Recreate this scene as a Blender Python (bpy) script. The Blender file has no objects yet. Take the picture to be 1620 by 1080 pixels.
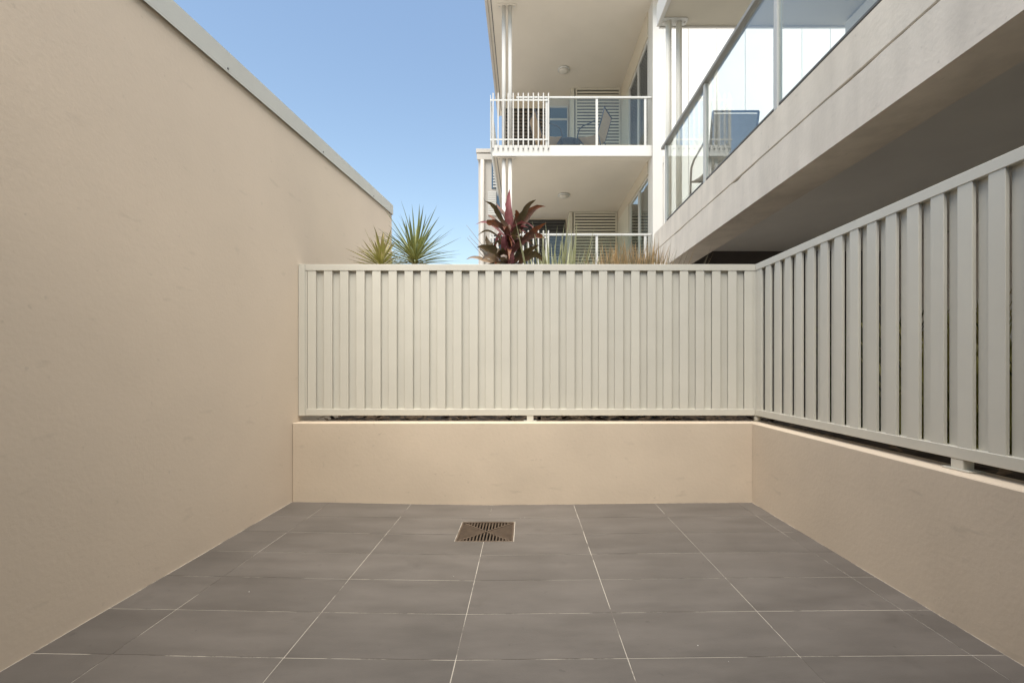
import bpy, bmesh, math, random
from mathutils import Vector, Matrix
R = math.radians
random.seed(7)
sc = bpy.context.scene
COL = sc.collection

# ---------------------------------------------------------------- camera
CAMZ = 1.024
cd = bpy.data.cameras.new('camera'); cam = bpy.data.objects.new('camera', cd); COL.objects.link(cam)
cam.location = (0, 0, CAMZ); cam.rotation_euler = (R(90), 0, 0)
cd.sensor_width = 36; cd.lens = 730 / 1620 * 36
cd.shift_x = -21 / 1620; cd.shift_y = 39 / 1620
cd.clip_start = 0.05; cd.clip_end = 2000
sc.camera = cam

# ---------------------------------------------------------------- sky and sun
SUN_DIR = Vector((0.02, -0.42, 0.92)).normalized()
elev = math.asin(SUN_DIR.z); rot = math.atan2(SUN_DIR.x, SUN_DIR.y)
w = bpy.data.worlds.new('World'); sc.world = w; w.use_nodes = True
nt = w.node_tree; bg = nt.nodes['Background']
sky = nt.nodes.new('ShaderNodeTexSky'); sky.sky_type = 'NISHITA'; sky.sun_disc = False
sky.sun_elevation = elev; sky.sun_rotation = rot; sky.air_density = 1.5; sky.dust_density = 0.9; sky.ozone_density = 0.6
nt.links.new(sky.outputs[0], bg.inputs[0]); bg.inputs[1].default_value = 0.096
sl = bpy.data.lights.new('sun', 'SUN'); sun = bpy.data.objects.new('sun', sl); COL.objects.link(sun)
sl.energy = 4.0; sl.angle = R(70); sl.color = (1.0, 0.93, 0.82)
sun.rotation_euler = (-SUN_DIR).to_track_quat('-Z', 'Y').to_euler()
sun.location = (3, -8, 14)
vs = sc.view_settings
vs.view_transform = 'Standard'; vs.look = 'None'; vs.exposure = 1.1; vs.gamma = 1.0; vs.use_curve_mapping = False
sc.cycles.max_bounces = 8; sc.cycles.diffuse_bounces = 5; sc.cycles.glossy_bounces = 3; sc.cycles.transparent_max_bounces = 16
sc.cycles.use_denoising = True

# ---------------------------------------------------------------- materials
MATS = {}
def mat(name, col, rough=0.7, vary=0.12, scale=3.0, bump=0.0, bscale=120.0, spec=0.3, metal=0.0,
        objrand=0.0, stretch=(1, 1, 1), col2=None, streak=0.0, scuff=0.0):
    m = bpy.data.materials.new(name); m.use_nodes = True; MATS[name] = m
    n = m.node_tree.nodes; l = m.node_tree.links; b = n['Principled BSDF']
    b.inputs['Roughness'].default_value = rough; b.inputs['Specular IOR Level'].default_value = spec
    b.inputs['Metallic'].default_value = metal
    tc = n.new('ShaderNodeTexCoord'); mp = n.new('ShaderNodeMapping'); mp.inputs['Scale'].default_value = stretch
    geo = n.new('ShaderNodeNewGeometry')
    l.new(geo.outputs['Position'], mp.inputs['Vector'])
    no = n.new('ShaderNodeTexNoise'); no.inputs['Scale'].default_value = scale; no.inputs['Detail'].default_value = 6
    no.inputs['Roughness'].default_value = 0.62
    l.new(mp.outputs[0], no.inputs['Vector'])
    cr = n.new('ShaderNodeValToRGB')
    c = Vector(col); c2 = Vector(col2) if col2 else c * (1 - vary)
    c1 = c * (1 + vary)
    cr.color_ramp.elements[0].position = 0.3; cr.color_ramp.elements[1].position = 0.7
    cr.color_ramp.elements[0].color = (*c2, 1); cr.color_ramp.elements[1].color = (*c1, 1)
    l.new(no.outputs['Fac'], cr.inputs[0])
    out = cr.outputs[0]
    if streak > 0:
        mp2 = n.new('ShaderNodeMapping'); mp2.inputs['Scale'].default_value = (3.2, 3.2, 0.5); l.new(geo.outputs['Position'], mp2.inputs['Vector'])
        n2 = n.new('ShaderNodeTexNoise'); n2.inputs['Scale'].default_value = 2.2; n2.inputs['Detail'].default_value = 9; l.new(mp2.outputs[0], n2.inputs['Vector'])
        r2 = n.new('ShaderNodeMapRange'); r2.inputs['From Min'].default_value = 0.42; r2.inputs['From Max'].default_value = 0.72
        r2.inputs['To Min'].default_value = 1.0; r2.inputs['To Max'].default_value = 1 - streak; l.new(n2.outputs['Fac'], r2.inputs['Value'])
        mx = n.new('ShaderNodeMix'); mx.data_type = 'RGBA'; mx.blend_type = 'MULTIPLY'; mx.inputs[0].default_value = 1
        l.new(out, mx.inputs[6]); l.new(r2.outputs[0], mx.inputs[7]); out = mx.outputs[2]
    if scuff > 0:       # trowel patches and scattered scuff marks
        for sca, st, lo, hi, amt in ((1.1, (1, 1, 1.6), 0.35, 0.7, scuff * 0.55), (5.5, (1, 1, 3.5), 0.665, 0.74, scuff), (28, (1, 1, 1), 0.70, 0.76, scuff * 1.5)):
            mp3 = n.new('ShaderNodeMapping'); mp3.inputs['Scale'].default_value = st; mp3.inputs['Location'].default_value = (sca, 3, 1); l.new(geo.outputs['Position'], mp3.inputs['Vector'])
            n3 = n.new('ShaderNodeTexNoise'); n3.inputs['Scale'].default_value = sca; n3.inputs['Detail'].default_value = 3; l.new(mp3.outputs[0], n3.inputs['Vector'])
            r4 = n.new('ShaderNodeMapRange'); r4.inputs['From Min'].default_value = lo; r4.inputs['From Max'].default_value = hi
            r4.inputs['To Min'].default_value = 1.0; r4.inputs['To Max'].default_value = 1 - amt; l.new(n3.outputs['Fac'], r4.inputs['Value'])
            mx = n.new('ShaderNodeMix'); mx.data_type = 'RGBA'; mx.blend_type = 'MULTIPLY'; mx.inputs[0].default_value = 1
            l.new(out, mx.inputs[6]); l.new(r4.outputs[0], mx.inputs[7]); out = mx.outputs[2]
    if objrand > 0:
        oi = n.new('ShaderNodeObjectInfo'); r3 = n.new('ShaderNodeMapRange')
        r3.inputs['To Min'].default_value = 1 - objrand; r3.inputs['To Max'].default_value = 1 + objrand
        l.new(oi.outputs['Random'], r3.inputs['Value'])
        mx = n.new('ShaderNodeMix'); mx.data_type = 'RGBA'; mx.blend_type = 'MULTIPLY'; mx.inputs[0].default_value = 1
        l.new(out, mx.inputs[6]); l.new(r3.outputs[0], mx.inputs[7]); out = mx.outputs[2]
    l.new(out, b.inputs['Base Color'])
    rr = n.new('ShaderNodeMapRange'); rr.inputs['To Min'].default_value = max(0.05, rough - 0.1); rr.inputs['To Max'].default_value = min(1, rough + 0.1)
    l.new(no.outputs['Fac'], rr.inputs['Value']); l.new(rr.outputs[0], b.inputs['Roughness'])
    if bump > 0:
        nb = n.new('ShaderNodeTexNoise'); nb.inputs['Scale'].default_value = bscale; nb.inputs['Detail'].default_value = 4
        l.new(geo.outputs['Position'], nb.inputs['Vector'])
        bp = n.new('ShaderNodeBump'); bp.inputs['Strength'].default_value = bump; bp.inputs['Distance'].default_value = 0.004
        l.new(nb.outputs['Fac'], bp.inputs['Height']); l.new(bp.outputs[0], b.inputs['Normal'])
    return m

mat('render_left', (0.664, 0.568, 0.464), 0.85, 0.03, 1.3, 0.2, 60, 0.2, scuff=0.07)
mat('render_low', (0.588, 0.497, 0.389), 0.85, 0.05, 2.0, 0.28, 50, 0.2, scuff=0.10)
mat('coping_metal', (0.52, 0.53, 0.50), 0.45, 0.05, 2, 0, 50, 0.4)
mat('fence_paint', (0.545, 0.526, 0.458), 0.40, 0.03, 4, 0.03, 7, 0.45, objrand=0.03)
mat('tile', (0.128, 0.115, 0.103), 0.48, 0.20, 2.2, 0.15, 220, 0.35, objrand=0.07, stretch=(1, 3, 1), scuff=0.12)
mat('drain_metal', (0.16, 0.12, 0.09), 0.4, 0.25, 25, 0, 50, 0.5, metal=0.6)
mat('drain_dark', (0.01, 0.008, 0.006), 0.9)
mat('concrete', (0.70, 0.625, 0.535), 0.85, 0.07, 2.5, 0.35, 40, 0.2, streak=0.13, scuff=0.10)
mat('beam_under', (0.30, 0.25, 0.20), 0.85, 0.1, 2.5, 0.3, 40, 0.2)
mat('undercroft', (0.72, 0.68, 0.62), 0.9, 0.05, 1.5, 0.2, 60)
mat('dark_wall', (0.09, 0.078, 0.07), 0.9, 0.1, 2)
mat('white_paint', (0.57, 0.555, 0.52), 0.55, 0.02, 2, 0, 50, 0.35)
mat('clad_white', (0.70, 0.69, 0.66), 0.6, 0.02, 1.2, 0.05, 60, 0.3)
mat('post_paint', (0.72, 0.70, 0.63), 0.45, 0.03, 2)
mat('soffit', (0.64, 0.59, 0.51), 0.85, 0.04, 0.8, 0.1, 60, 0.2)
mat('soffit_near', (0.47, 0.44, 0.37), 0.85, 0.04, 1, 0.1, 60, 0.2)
mat('bulkhead', (0.55, 0.49, 0.39), 0.8, 0.04, 1)
mat('louvre_beige', (0.56, 0.53, 0.44), 0.6, 0.04, 3)
mat('louvre_grey', (0.55, 0.55, 0.53), 0.55, 0.04, 3)
mat('louvre_brown', (0.16, 0.135, 0.105), 0.6, 0.1, 4)
mat('louvre_dark', (0.075, 0.075, 0.075), 0.6, 0.1, 4)
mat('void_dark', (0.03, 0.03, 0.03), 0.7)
mat('window_dark', (0.035, 0.038, 0.042), 0.12, 0.1, 2, 0, 50, 0.5)
mat('window_blue', (0.08, 0.13, 0.19), 0.12, 0.1, 2, 0, 50, 0.5)
mat('alu', (0.48, 0.48, 0.46), 0.4, 0.04, 3, 0, 50, 0.5)
mat('rail_grey', (0.52, 0.52, 0.49), 0.4, 0.04, 3, 0, 50, 0.5)
mat('rail_dark', (0.27, 0.265, 0.25), 0.45, 0.04, 3, 0, 50, 0.4)
mat('block_wall', (0.50, 0.47, 0.43), 0.8, 0.04, 2, 0.1)
mat('bolt', (0.12, 0.12, 0.12), 0.5, 0.1, 20)
mat('lamp_glass', (0.55, 0.52, 0.46), 0.5, 0.03, 10)
mat('soil', (0.045, 0.033, 0.024), 0.95, 0.4, 18, 1.0, 40)
mat('mulch', (0.12, 0.085, 0.055), 0.9, 0.5, 40)
mat('ground', (0.36, 0.34, 0.31), 0.9, 0.15, 1.0, 0.3, 30)
mat('chair_frame', (0.03, 0.035, 0.045), 0.4, 0.1, 10)
mat('sling_tan', (0.30, 0.225, 0.15), 0.85, 0.08, 20)
mat('sling_grey', (0.20, 0.205, 0.205), 0.8, 0.08, 20)
mat('curtain', (0.20, 0.20, 0.21), 0.9, 0.05, 10)
mat('hinge', (0.03, 0.025, 0.02), 0.6)
mat('pipe_white', (0.47, 0.46, 0.435), 0.45, 0.03, 3)

def grout_mat():
    m = mat('grout', (0.5, 0.46, 0.4), 0.9, 0.1, 3)
    n = m.node_tree.nodes; l = m.node_tree.links; b = n['Principled BSDF']
    geo = n.new('ShaderNodeNewGeometry')
    a = n.new('ShaderNodeTexNoise'); a.inputs['Scale'].default_value = 2.6; a.inputs['Detail'].default_value = 7; a.inputs['Roughness'].default_value = 0.7
    l.new(geo.outputs['Position'], a.inputs['Vector'])
    r = n.new('ShaderNodeValToRGB'); e = r.color_ramp.elements
    e[0].position = 0.33; e[0].color = (0.03, 0.026, 0.022, 1); e[1].position = 0.50; e[1].color = (0.48, 0.44, 0.38, 1)
    k = r.color_ramp.elements.new(0.38); k.color = (0.15, 0.13, 0.115, 1); k = r.color_ramp.elements.new(0.44); k.color = (0.18, 0.16, 0.14, 1)
    l.new(a.outputs['Fac'], r.inputs[0]); l.new(r.outputs[0], b.inputs['Base Color'])
grout_mat()

def glass_mat(name, tint=(0.93, 0.96, 0.94), base=0.05):
    m = bpy.data.materials.new(name); m.use_nodes = True; MATS[name] = m
    n = m.node_tree.nodes; l = m.node_tree.links; n.remove(n['Principled BSDF']); out = n['Material Output']
    t = n.new('ShaderNodeBsdfTransparent'); t.inputs[0].default_value = (*tint, 1)
    g = n.new('ShaderNodeBsdfGlossy'); g.inputs['Roughness'].default_value = 0.0; g.inputs[0].default_value = (1, 1, 1, 1)
    lw = n.new('ShaderNodeLayerWeight'); lw.inputs['Blend'].default_value = 0.5
    p = n.new('ShaderNodeMath'); p.operation = 'POWER'; p.inputs[1].default_value = 5; l.new(lw.outputs['Facing'], p.inputs[0])
    r = n.new('ShaderNodeMapRange'); r.inputs['To Min'].default_value = base; r.inputs['To Max'].default_value = 1; l.new(p.outputs[0], r.inputs['Value'])
    mx = n.new('ShaderNodeMixShader'); l.new(r.outputs[0], mx.inputs[0]); l.new(t.outputs[0], mx.inputs[1]); l.new(g.outputs[0], mx.inputs[2])
    l.new(mx.outputs[0], out.inputs[0])
glass_mat('glass', (0.93, 0.965, 0.955), 0.10)
glass_mat('glass_clear', (0.90, 0.94, 0.93), 0.035)

def leaf_mat(name, c_base, c_mid, c_tip, rough=0.45, trans=0.25):
    """colour runs along the leaf (UV.y), noise patches; some light passes through"""
    m = bpy.data.materials.new(name); m.use_nodes = True; MATS[name] = m
    n = m.node_tree.nodes; l = m.node_tree.links; b = n['Principled BSDF']; out = n['Material Output']
    uv = n.new('ShaderNodeUVMap'); sp = n.new('ShaderNodeSeparateXYZ'); l.new(uv.outputs[0], sp.inputs[0])
    geo = n.new('ShaderNodeNewGeometry')
    no = n.new('ShaderNodeTexNoise'); no.inputs['Scale'].default_value = 34; no.inputs['Detail'].default_value = 6; l.new(geo.outputs['Position'], no.inputs['Vector'])
    ad = n.new('ShaderNodeMath'); ad.operation = 'MULTIPLY_ADD'; ad.inputs[1].default_value = 0.9; l.new(no.outputs['Fac'], ad.inputs[0])
    sb = n.new('ShaderNodeMath'); sb.operation = 'SUBTRACT'; sb.inputs[1].default_value = 0.45; l.new(sp.outputs['Y'], sb.inputs[0]); l.new(sb.outputs[0], ad.inputs[2])
    r = n.new('ShaderNodeValToRGB'); e = r.color_ramp.elements
    e[0].position = 0.0; e[0].color = (*c_base, 1); e[1].position = 0.95; e[1].color = (*c_tip, 1); k = e.new(0.5); k.color = (*c_mid, 1)
    l.new(ad.outputs[0], r.inputs[0])
    oi = n.new('ShaderNodeObjectInfo'); mr = n.new('ShaderNodeMapRange'); mr.inputs['To Min'].default_value = 0.7; mr.inputs['To Max'].default_value = 1.25
    l.new(oi.outputs['Random'], mr.inputs['Value'])
    mx = n.new('ShaderNodeMix'); mx.data_type = 'RGBA'; mx.blend_type = 'MULTIPLY'; mx.inputs[0].default_value = 1
    l.new(r.outputs[0], mx.inputs[6]); l.new(mr.outputs[0], mx.inputs[7])
    l.new(mx.outputs[2], b.inputs['Base Color']); b.inputs['Roughness'].default_value = rough; b.inputs['Specular IOR Level'].default_value = 0.35
    tr = n.new('ShaderNodeBsdfTranslucent'); l.new(mx.outputs[2], tr.inputs[0])
    ms = n.new('ShaderNodeMixShader'); ms.inputs[0].default_value = trans; l.new(b.outputs[0], ms.inputs[1]); l.new(tr.outputs[0], ms.inputs[2])
    l.new(ms.outputs[0], out.inputs[0])
leaf_mat('leaf_red', (0.32, 0.12, 0.12), (0.20, 0.062, 0.062), (0.36, 0.13, 0.14))
leaf_mat('leaf_bronze', (0.19, 0.07, 0.065), (0.07, 0.036, 0.022), (0.20, 0.065, 0.025))
leaf_mat('leaf_olive', (0.14, 0.075, 0.05), (0.062, 0.048, 0.021), (0.10, 0.065, 0.03))
leaf_mat('leaf_tan', (0.30, 0.20, 0.13), (0.34, 0.24, 0.15), (0.25, 0.20, 0.18))
leaf_mat('leaf_spike', (0.40, 0.38, 0.12), (0.23, 0.26, 0.10), (0.22, 0.27, 0.18))
leaf_mat('leaf_yellow', (0.40, 0.38, 0.12), (0.36, 0.34, 0.11), (0.30, 0.24, 0.11))
leaf_mat('leaf_pale', (0.34, 0.34, 0.10), (0.40, 0.42, 0.16), (0.55, 0.55, 0.34))
leaf_mat('leaf_straw', (0.22, 0.20, 0.06), (0.36, 0.25, 0.10), (0.58, 0.40, 0.22))
leaf_mat('leaf_olivestraw', (0.20, 0.19, 0.07), (0.24, 0.21, 0.085), (0.50, 0.42, 0.28))
leaf_mat('leaf_green', (0.12, 0.14, 0.05), (0.10, 0.13, 0.045), (0.16, 0.15, 0.07))
mat('stem_brown', (0.16, 0.10, 0.075), 0.8, 0.3, 30)
mat('twig_grey', (0.20, 0.20, 0.19), 0.8, 0.2, 30)

# ---------------------------------------------------------------- mesh helpers
class MB:
    def __init__(s): s.bm = bmesh.new(); s.uv = None
    def box(s, x0, x1, y0, y1, z0, z1, bevel=0.0, seg=1):
        r = bmesh.ops.create_cube(s.bm, size=1.0)
        v = r['verts']
        for a in v:
            a.co = Vector(((x0 + x1) / 2 + a.co.x * (x1 - x0), (y0 + y1) / 2 + a.co.y * (y1 - y0), (z0 + z1) / 2 + a.co.z * (z1 - z0)))
        if bevel > 0:
            es = list({e for a in v for e in a.link_edges})
            bmesh.ops.bevel(s.bm, geom=es, offset=bevel, segments=seg, affect='EDGES', profile=0.6)
        return s
    def prism(s, pts, z0, z1, axis='z'):
        """extrude a polygon: axis z -> pts (x,y); y -> pts (x,z); x -> pts (y,z)"""
        def P(p, t):
            return (p[0], p[1], t) if axis == 'z' else ((p[0], t, p[1]) if axis == 'y' else (t, p[0], p[1]))
        a = [s.bm.verts.new(P(p, z0)) for p in pts]; b = [s.bm.verts.new(P(p, z1)) for p in pts]
        n = len(pts); s.bm.faces.new(a); s.bm.faces.new(b)
        for i in range(n): s.bm.faces.new((a[i], a[(i + 1) % n], b[(i + 1) % n], b[i]))
        return s
    def tube(s, path, r, n=10, r1=None):
        path = [Vector(p) for p in path]; rings = []
        m = len(path)
        up = Vector((0.13, 0.31, 0.94)).normalized()
        for i, p in enumerate(path):
            t = (path[min(i + 1, m - 1)] - path[max(i - 1, 0)]).normalized()
            u = t.cross(up)
            if u.length < 0.1: u = t.cross(Vector((1, 0, 0)))
            u.normalize(); v = t.cross(u).normalized()
            rr = r if r1 is None else r + (r1 - r) * i / (m - 1)
            rings.append([s.bm.verts.new(p + (u * math.cos(2 * math.pi * k / n) + v * math.sin(2 * math.pi * k / n)) * rr) for k in range(n)])
        for i in range(m - 1):
            for k in range(n):
                f = s.bm.faces.new((rings[i][k], rings[i][(k + 1) % n], rings[i + 1][(k + 1) % n], rings[i + 1][k])); f.smooth = True
        s.bm.faces.new(rings[0][::-1]); s.bm.faces.new(rings[-1])
        return s
    def lathe(s, prof, c, n=24):
        rings = [[s.bm.verts.new((c[0] + r * math.cos(2 * math.pi * k / n), c[1] + r * math.sin(2 * math.pi * k / n), c[2] + z)) for k in range(n)] for r, z in prof]
        for i in range(len(rings) - 1):
            for k in range(n):
                f = s.bm.faces.new((rings[i][k], rings[i][(k + 1) % n], rings[i + 1][(k + 1) % n], rings[i + 1][k])); f.smooth = True
        s.bm.faces.new(rings[0]); s.bm.faces.new(rings[-1])
        return s
    def leaf(s, p0, p1, p2, width, fold=0.25, seg=9, side=None, tipw=0.0, basew=0.45, peak=0.4, wob=0.0, rag=0.0, hook=0.0):
        """a blade along a quadratic curve, V-folded, with uv.y running to the tip"""
        if s.uv is None: s.uv = s.bm.loops.layers.uv.new('UVMap')
        p0, p1, p2 = Vector(p0), Vector(p1), Vector(p2); rows = []
        ph = random.random() * 6
        for i in range(seg + 1):
            t = i / seg
            c = p0 * (1 - t) ** 2 + p1 * 2 * t * (1 - t) + p2 * t * t
            d = ((p1 - p0) * (1 - t) + (p2 - p1) * t).normalized()
            sd = side.normalized() if side is not None else d.cross(Vector((0, 0, 1)))
            sd = sd - d * sd.dot(d)
            if sd.length < 0.05: sd = Vector((1, 0.2, 0))
            sd.normalize(); nn = sd.cross(d).normalized()
            if t < peak: wv = basew + (1 - basew) * math.sin(t / peak * math.pi / 2)
            else: wv = tipw + (1 - tipw) * max(0.0, math.cos((t - peak) / (1 - peak) * math.pi / 2)) ** 0.8
            wv = max(wv, 0.04) * width / 2
            cc = c + nn * math.sin(t * 9 + ph) * wob + Vector((0, 0, -hook * max(0.0, t - 0.6) ** 2)) + sd * math.sin(t * 6 + ph * 2) * wob * .8
            wl, wr = wv * (1 + random.uniform(-rag, rag)), wv * (1 + random.uniform(-rag, rag))
            L = s.bm.verts.new(cc - sd * wl + nn * wv * fold * 2); C = s.bm.verts.new(cc); Rr = s.bm.verts.new(cc + sd * wr + nn * wv * fold * (2 + random.uniform(-rag, rag) * 5))
            rows.append((L, C, Rr, t))
        for i in range(seg):
            a, b = rows[i], rows[i + 1]
            for q, (u0, u1) in ((0, (0, .5)), (1, (.5, 1))):
                f = s.bm.faces.new((a[q], a[q + 1], b[q + 1], b[q])); f.smooth = True
                for lp, uvv in zip(f.loops, ((u0, a[3]), (u1, a[3]), (u1, b[3]), (u0, b[3]))): lp[s.uv].uv = uvv
        return s
    def mesh(s, name):
        bmesh.ops.recalc_face_normals(s.bm, faces=s.bm.faces[:])
        me = bpy.data.meshes.new(name); s.bm.to_mesh(me); s.bm.free(); return me

WL = {}
def put(name, mb, m, parent=None, loc=None, kind=None, local=False):
    me = mb.mesh(name) if isinstance(mb, MB) else mb
    if not me.materials: me.materials.append(MATS[m])
    o = bpy.data.objects.new(name, me); COL.objects.link(o)
    if loc is not None: o.location = loc
    WL[o.name] = Vector(loc) if loc is not None else Vector((0, 0, 0))
    if parent is not None:
        o.parent = parent
        if not local: o.matrix_parent_inverse = Matrix.Translation(-WL[parent.name])
    if kind: o['kind'] = kind
    return o
def thing(name, label, cat, loc, rz=0, group=None):
    o = bpy.data.objects.new(name, None); COL.objects.link(o); o.location = loc; o.rotation_euler = (0, 0, rz)
    o.empty_display_size = 0.1
    o['label'] = label; o['category'] = cat
    if group: o['group'] = group
    WL[o.name] = Vector(loc)
    return o
def tag(o, label, cat, group=None):
    o['label'] = label; o['category'] = cat
    if group: o['group'] = group
    return o
def bx(*a, **k): return MB().box(*a, **k)

# ================================================================ SETTING
# ground sheet
me = bpy.data.meshes.new('ground'); me.from_pydata([(-400, -400, -0.25), (400, -400, -0.25), (400, 400, -0.25), (-400, 400, -0.25)], [], [(0, 1, 2, 3)])
put('ground', me, 'ground', kind='structure')

XL, XR, YB = -1.724, 1.677, 3.41          # courtyard faces: left wall, right planter wall, back planter wall
xs = [XL + 0.004, -1.443, -0.843, -0.243, 0.357, 0.957, 1.557, XR - 0.003]
FH = [0.024, 0.0195, 0.008, 0.0, 0.006, 0.013, 0.0175, 0.018]        # the floor falls to the drain
def fz(x, y):
    if x <= xs[0]: return FH[0]
    for a, b_, h0, h1 in zip(xs[:-1], xs[1:], FH[:-1], FH[1:]):
        if x <= b_: return h0 + (h1 - h0) * (x - a) / (b_ - a)
    return FH[-1]
ys = [YB - 0.003] + [3.10 - 0.298 * k for k in range(0, 12)]
DX0, DX1, DY0, DY1 = -0.412, -0.070, 2.698, 3.038
# bedding under the joints (the mortar the tiles sit in) is the floor body
b = MB(); gx = [XL] + xs + [XR]
rows = []
for yy in (ys[-1] - 0.3, DY0, DY1, YB):
    rows.append([b.bm.verts.new((x, yy, fz(x, yy) - 0.0013)) for x in sorted(set(gx + [DX0, DX1]))])
for i in range(len(rows) - 1):
    for k in range(len(rows[0]) - 1):
        xm = (rows[0][k].co.x + rows[0][k + 1].co.x) / 2
        if i == 1 and DX0 < xm < DX1: continue
        b.bm.faces.new((rows[i][k], rows[i][k + 1], rows[i + 1][k + 1], rows[i + 1][k]))
floor = put('courtyard_floor', b, 'grout', kind='structure')
def tile_poly(pts):
    b = MB(); n = len(pts)
    top = [b.bm.verts.new((x, y, fz(x, y))) for x, y in pts]; bot = [b.bm.verts.new((x, y, fz(x, y) - 0.011)) for x, y in pts]
    b.bm.faces.new(top); b.bm.faces.new(bot[::-1])
    for i in range(n): b.bm.faces.new((top[i], bot[i], bot[(i + 1) % n], top[(i + 1) % n]))
    return b
J = 0.0017
for r in range(len(ys) - 1):
    for c in range(len(xs) - 1):
        jx = random.uniform(-.0005, .0005); jy = random.uniform(-.0005, .0005)
        x0, x1, y1, y0 = xs[c] + J + jx, xs[c + 1] - J + jx, ys[r] - J - .0006 + jy, ys[r + 1] + J + .0006 + jy
        pts = [(x0, y0), (x1, y0), (x1, y1), (x0, y1)]
        g = 0.004
        a0, a1, b0, b1 = DX0 - g, DX1 + g, DY0 - g, DY1 + g
        if x0 < a1 and x1 > a0 and y0 < b1 and y1 > b0:      # corner tiles cut round the drain
            left = x1 < a1; up = y1 > b1
            if left and up: pts = [(x0, y0), (a0, y0), (a0, b1), (x1, b1), (x1, y1), (x0, y1)]
            elif left: pts = [(x0, y0), (x1, y0), (x1, b0), (a0, b0), (a0, y1), (x0, y1)]
            elif up: pts = [(a1, y0), (x1, y0), (x1, y1), (x0, y1), (x0, b1), (a1, b1)]
            else: pts = [(x0, y0), (x1, y0), (x1, y1), (a1, y1), (a1, b0), (x0, b0)]
        put('tile', tile_poly(pts), 'tile', floor)

# drain ------------------------------------------------------------
dr = thing('floor_drain', 'square dark bronze floor drain grate with crossed slots set in the tiles', 'drain', ((DX0 + DX1) / 2, (DY0 + DY1) / 2, 0))
b = MB(); fw = 0.011
b.box(DX0, DX1, DY0, DY0 + fw, -0.03, 0.0005); b.box(DX0, DX1, DY1 - fw, DY1, -0.03, 0.0005)
b.box(DX0, DX0 + fw, DY0 + fw, DY1 - fw, -0.03, 0.0005); b.box(DX1 - fw, DX1, DY0 + fw, DY1 - fw, -0.03, 0.0005)
put('frame', b, 'drain_metal', dr)
put('sump', bx(DX0 + fw, DX1 - fw, DY0 + fw, DY1 - fw, -0.06, -0.04), 'drain_dark', dr)
cx, cy = (DX0 + DX1) / 2, (DY0 + DY1) / 2; H = (DX1 - DX0) / 2 - fw
for sgn in (-1, 1):
    b = MB(); q = 0.006
    b.prism([(cx - H, cy - sgn * H - q), (cx + H, cy + sgn * H - q), (cx + H, cy + sgn * H + q), (cx - H, cy - sgn * H + q)], -0.012, -0.002 + 0.0004 * sgn)
    put('diagonal_rib', b, 'drain_metal', dr)
pitch = 0.0195
for k in range(-7, 8):
    o = (k + 0.5) * pitch if k < 7 else None
    if o is None or abs(o) > H - 0.012: continue
    for sgn in (-1, 1):
        y0, y1 = sorted((cy + sgn * (abs(o) + 0.004), cy + sgn * (H)))
        put('grate_bar', bx(cx + o - 0.004, cx + o + 0.004, y0, y1, -0.011, -0.003), 'drain_metal', dr)
        x0, x1 = sorted((cx + sgn * (abs(o) + 0.004), cx + sgn * (H)))
        put('grate_bar', bx(x0, x1, cy + o - 0.0055, cy + o + 0.0055, -0.011, -0.003), 'drain_metal', dr)

# left rendered wall ------------------------------------------------
def ctop(y): return 2.797 + (y - 2.235) * 0.0812
wl = thing('boundary_wall', 'tall beige rendered wall with sloping metal coping on the left', 'wall', (XL, 1.5, 0))
Y0, Y1 = -3.0, 5.955
b = MB(); b.prism([(Y0, -0.25), (Y1, -0.25), (Y1, ctop(Y1) - 0.10), (Y0, ctop(Y0) - 0.10)], XL - 0.22, XL, 'x')
put('wall_body', b, 'render_left', wl)
b = MB()
b.prism([(Y0, ctop(Y0) - 0.122), (Y1 + .012, ctop(Y1) - 0.122), (Y1 + .012, ctop(Y1)), (Y0, ctop(Y0))], XL + 0.013, XL + 0.016, 'x')
b.prism([(Y0, ctop(Y0) - 0.003), (Y1 + .012, ctop(Y1) - 0.003), (Y1 + .012, ctop(Y1)), (Y0, ctop(Y0))], XL - 0.25, XL + 0.0128, 'x')
b.prism([(Y0, ctop(Y0) - 0.122), (Y1 + .012, ctop(Y1) - 0.122), (Y1 + .012, ctop(Y1) - .004), (Y0, ctop(Y0) - .004)], XL - 0.25, XL - 0.247, 'x')
b.prism([(XL - 0.246, ctop(Y1) - 0.122), (XL + 0.0125, ctop(Y1) - 0.122), (XL + 0.0125, ctop(Y1) - 0.004), (XL - 0.246, ctop(Y1) - 0.004)], Y1 + 0.008, Y1 + 0.0118, 'y')
cop = put('coping', b, 'coping_metal', wl)
b = MB(); b.prism([(Y0, ctop(Y0) - 0.150), (Y1, ctop(Y1) - 0.150), (Y1, ctop(Y1) - 0.124), (Y0, ctop(Y0) - 0.124)], XL + 0.0005, XL + 0.006, 'x')
for yy in (1.5, 2.65, 3.9, 5.2):
    put('screw', MB().tube([(XL + 0.016, yy, ctop(yy) - 0.10), (XL + 0.020, yy, ctop(yy) - 0.10)], 0.006, 8), 'bolt', cop)

# planters ------------------------------------------------------------
PT = 0.604
pb = tag(put('planter_wall', bx(XL + 0.002, XR + 0.16, YB, YB + 0.16, -0.25, PT, bevel=0.004), 'render_low'),
         'low cream rendered planter wall under the back slat fence', 'low wall')
tag(put('planter_wall', bx(XR, XR + 0.158, -3.0, YB - 0.001, -0.25, PT - 0.001, bevel=0.004), 'render_low'),
    'low rendered planter wall under the right hand slat fence', 'low wall')
tag(put('planter_back_wall', bx(XL + 0.002, 1.70, 4.85, 5.0, -0.25, 0.60, bevel=0.004), 'render_low'), 'rear wall of the planter behind the back fence', 'low wall')
b = MB(); b.box(XL + 0.003, XR + 0.159, YB + 0.161, 4.849, -0.2, 0.555); b.box(XR + 0.16, 2.9, -3, 4.849, -0.2, 0.553)
put('planter_soil', b, 'soil', kind='structure')

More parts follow.
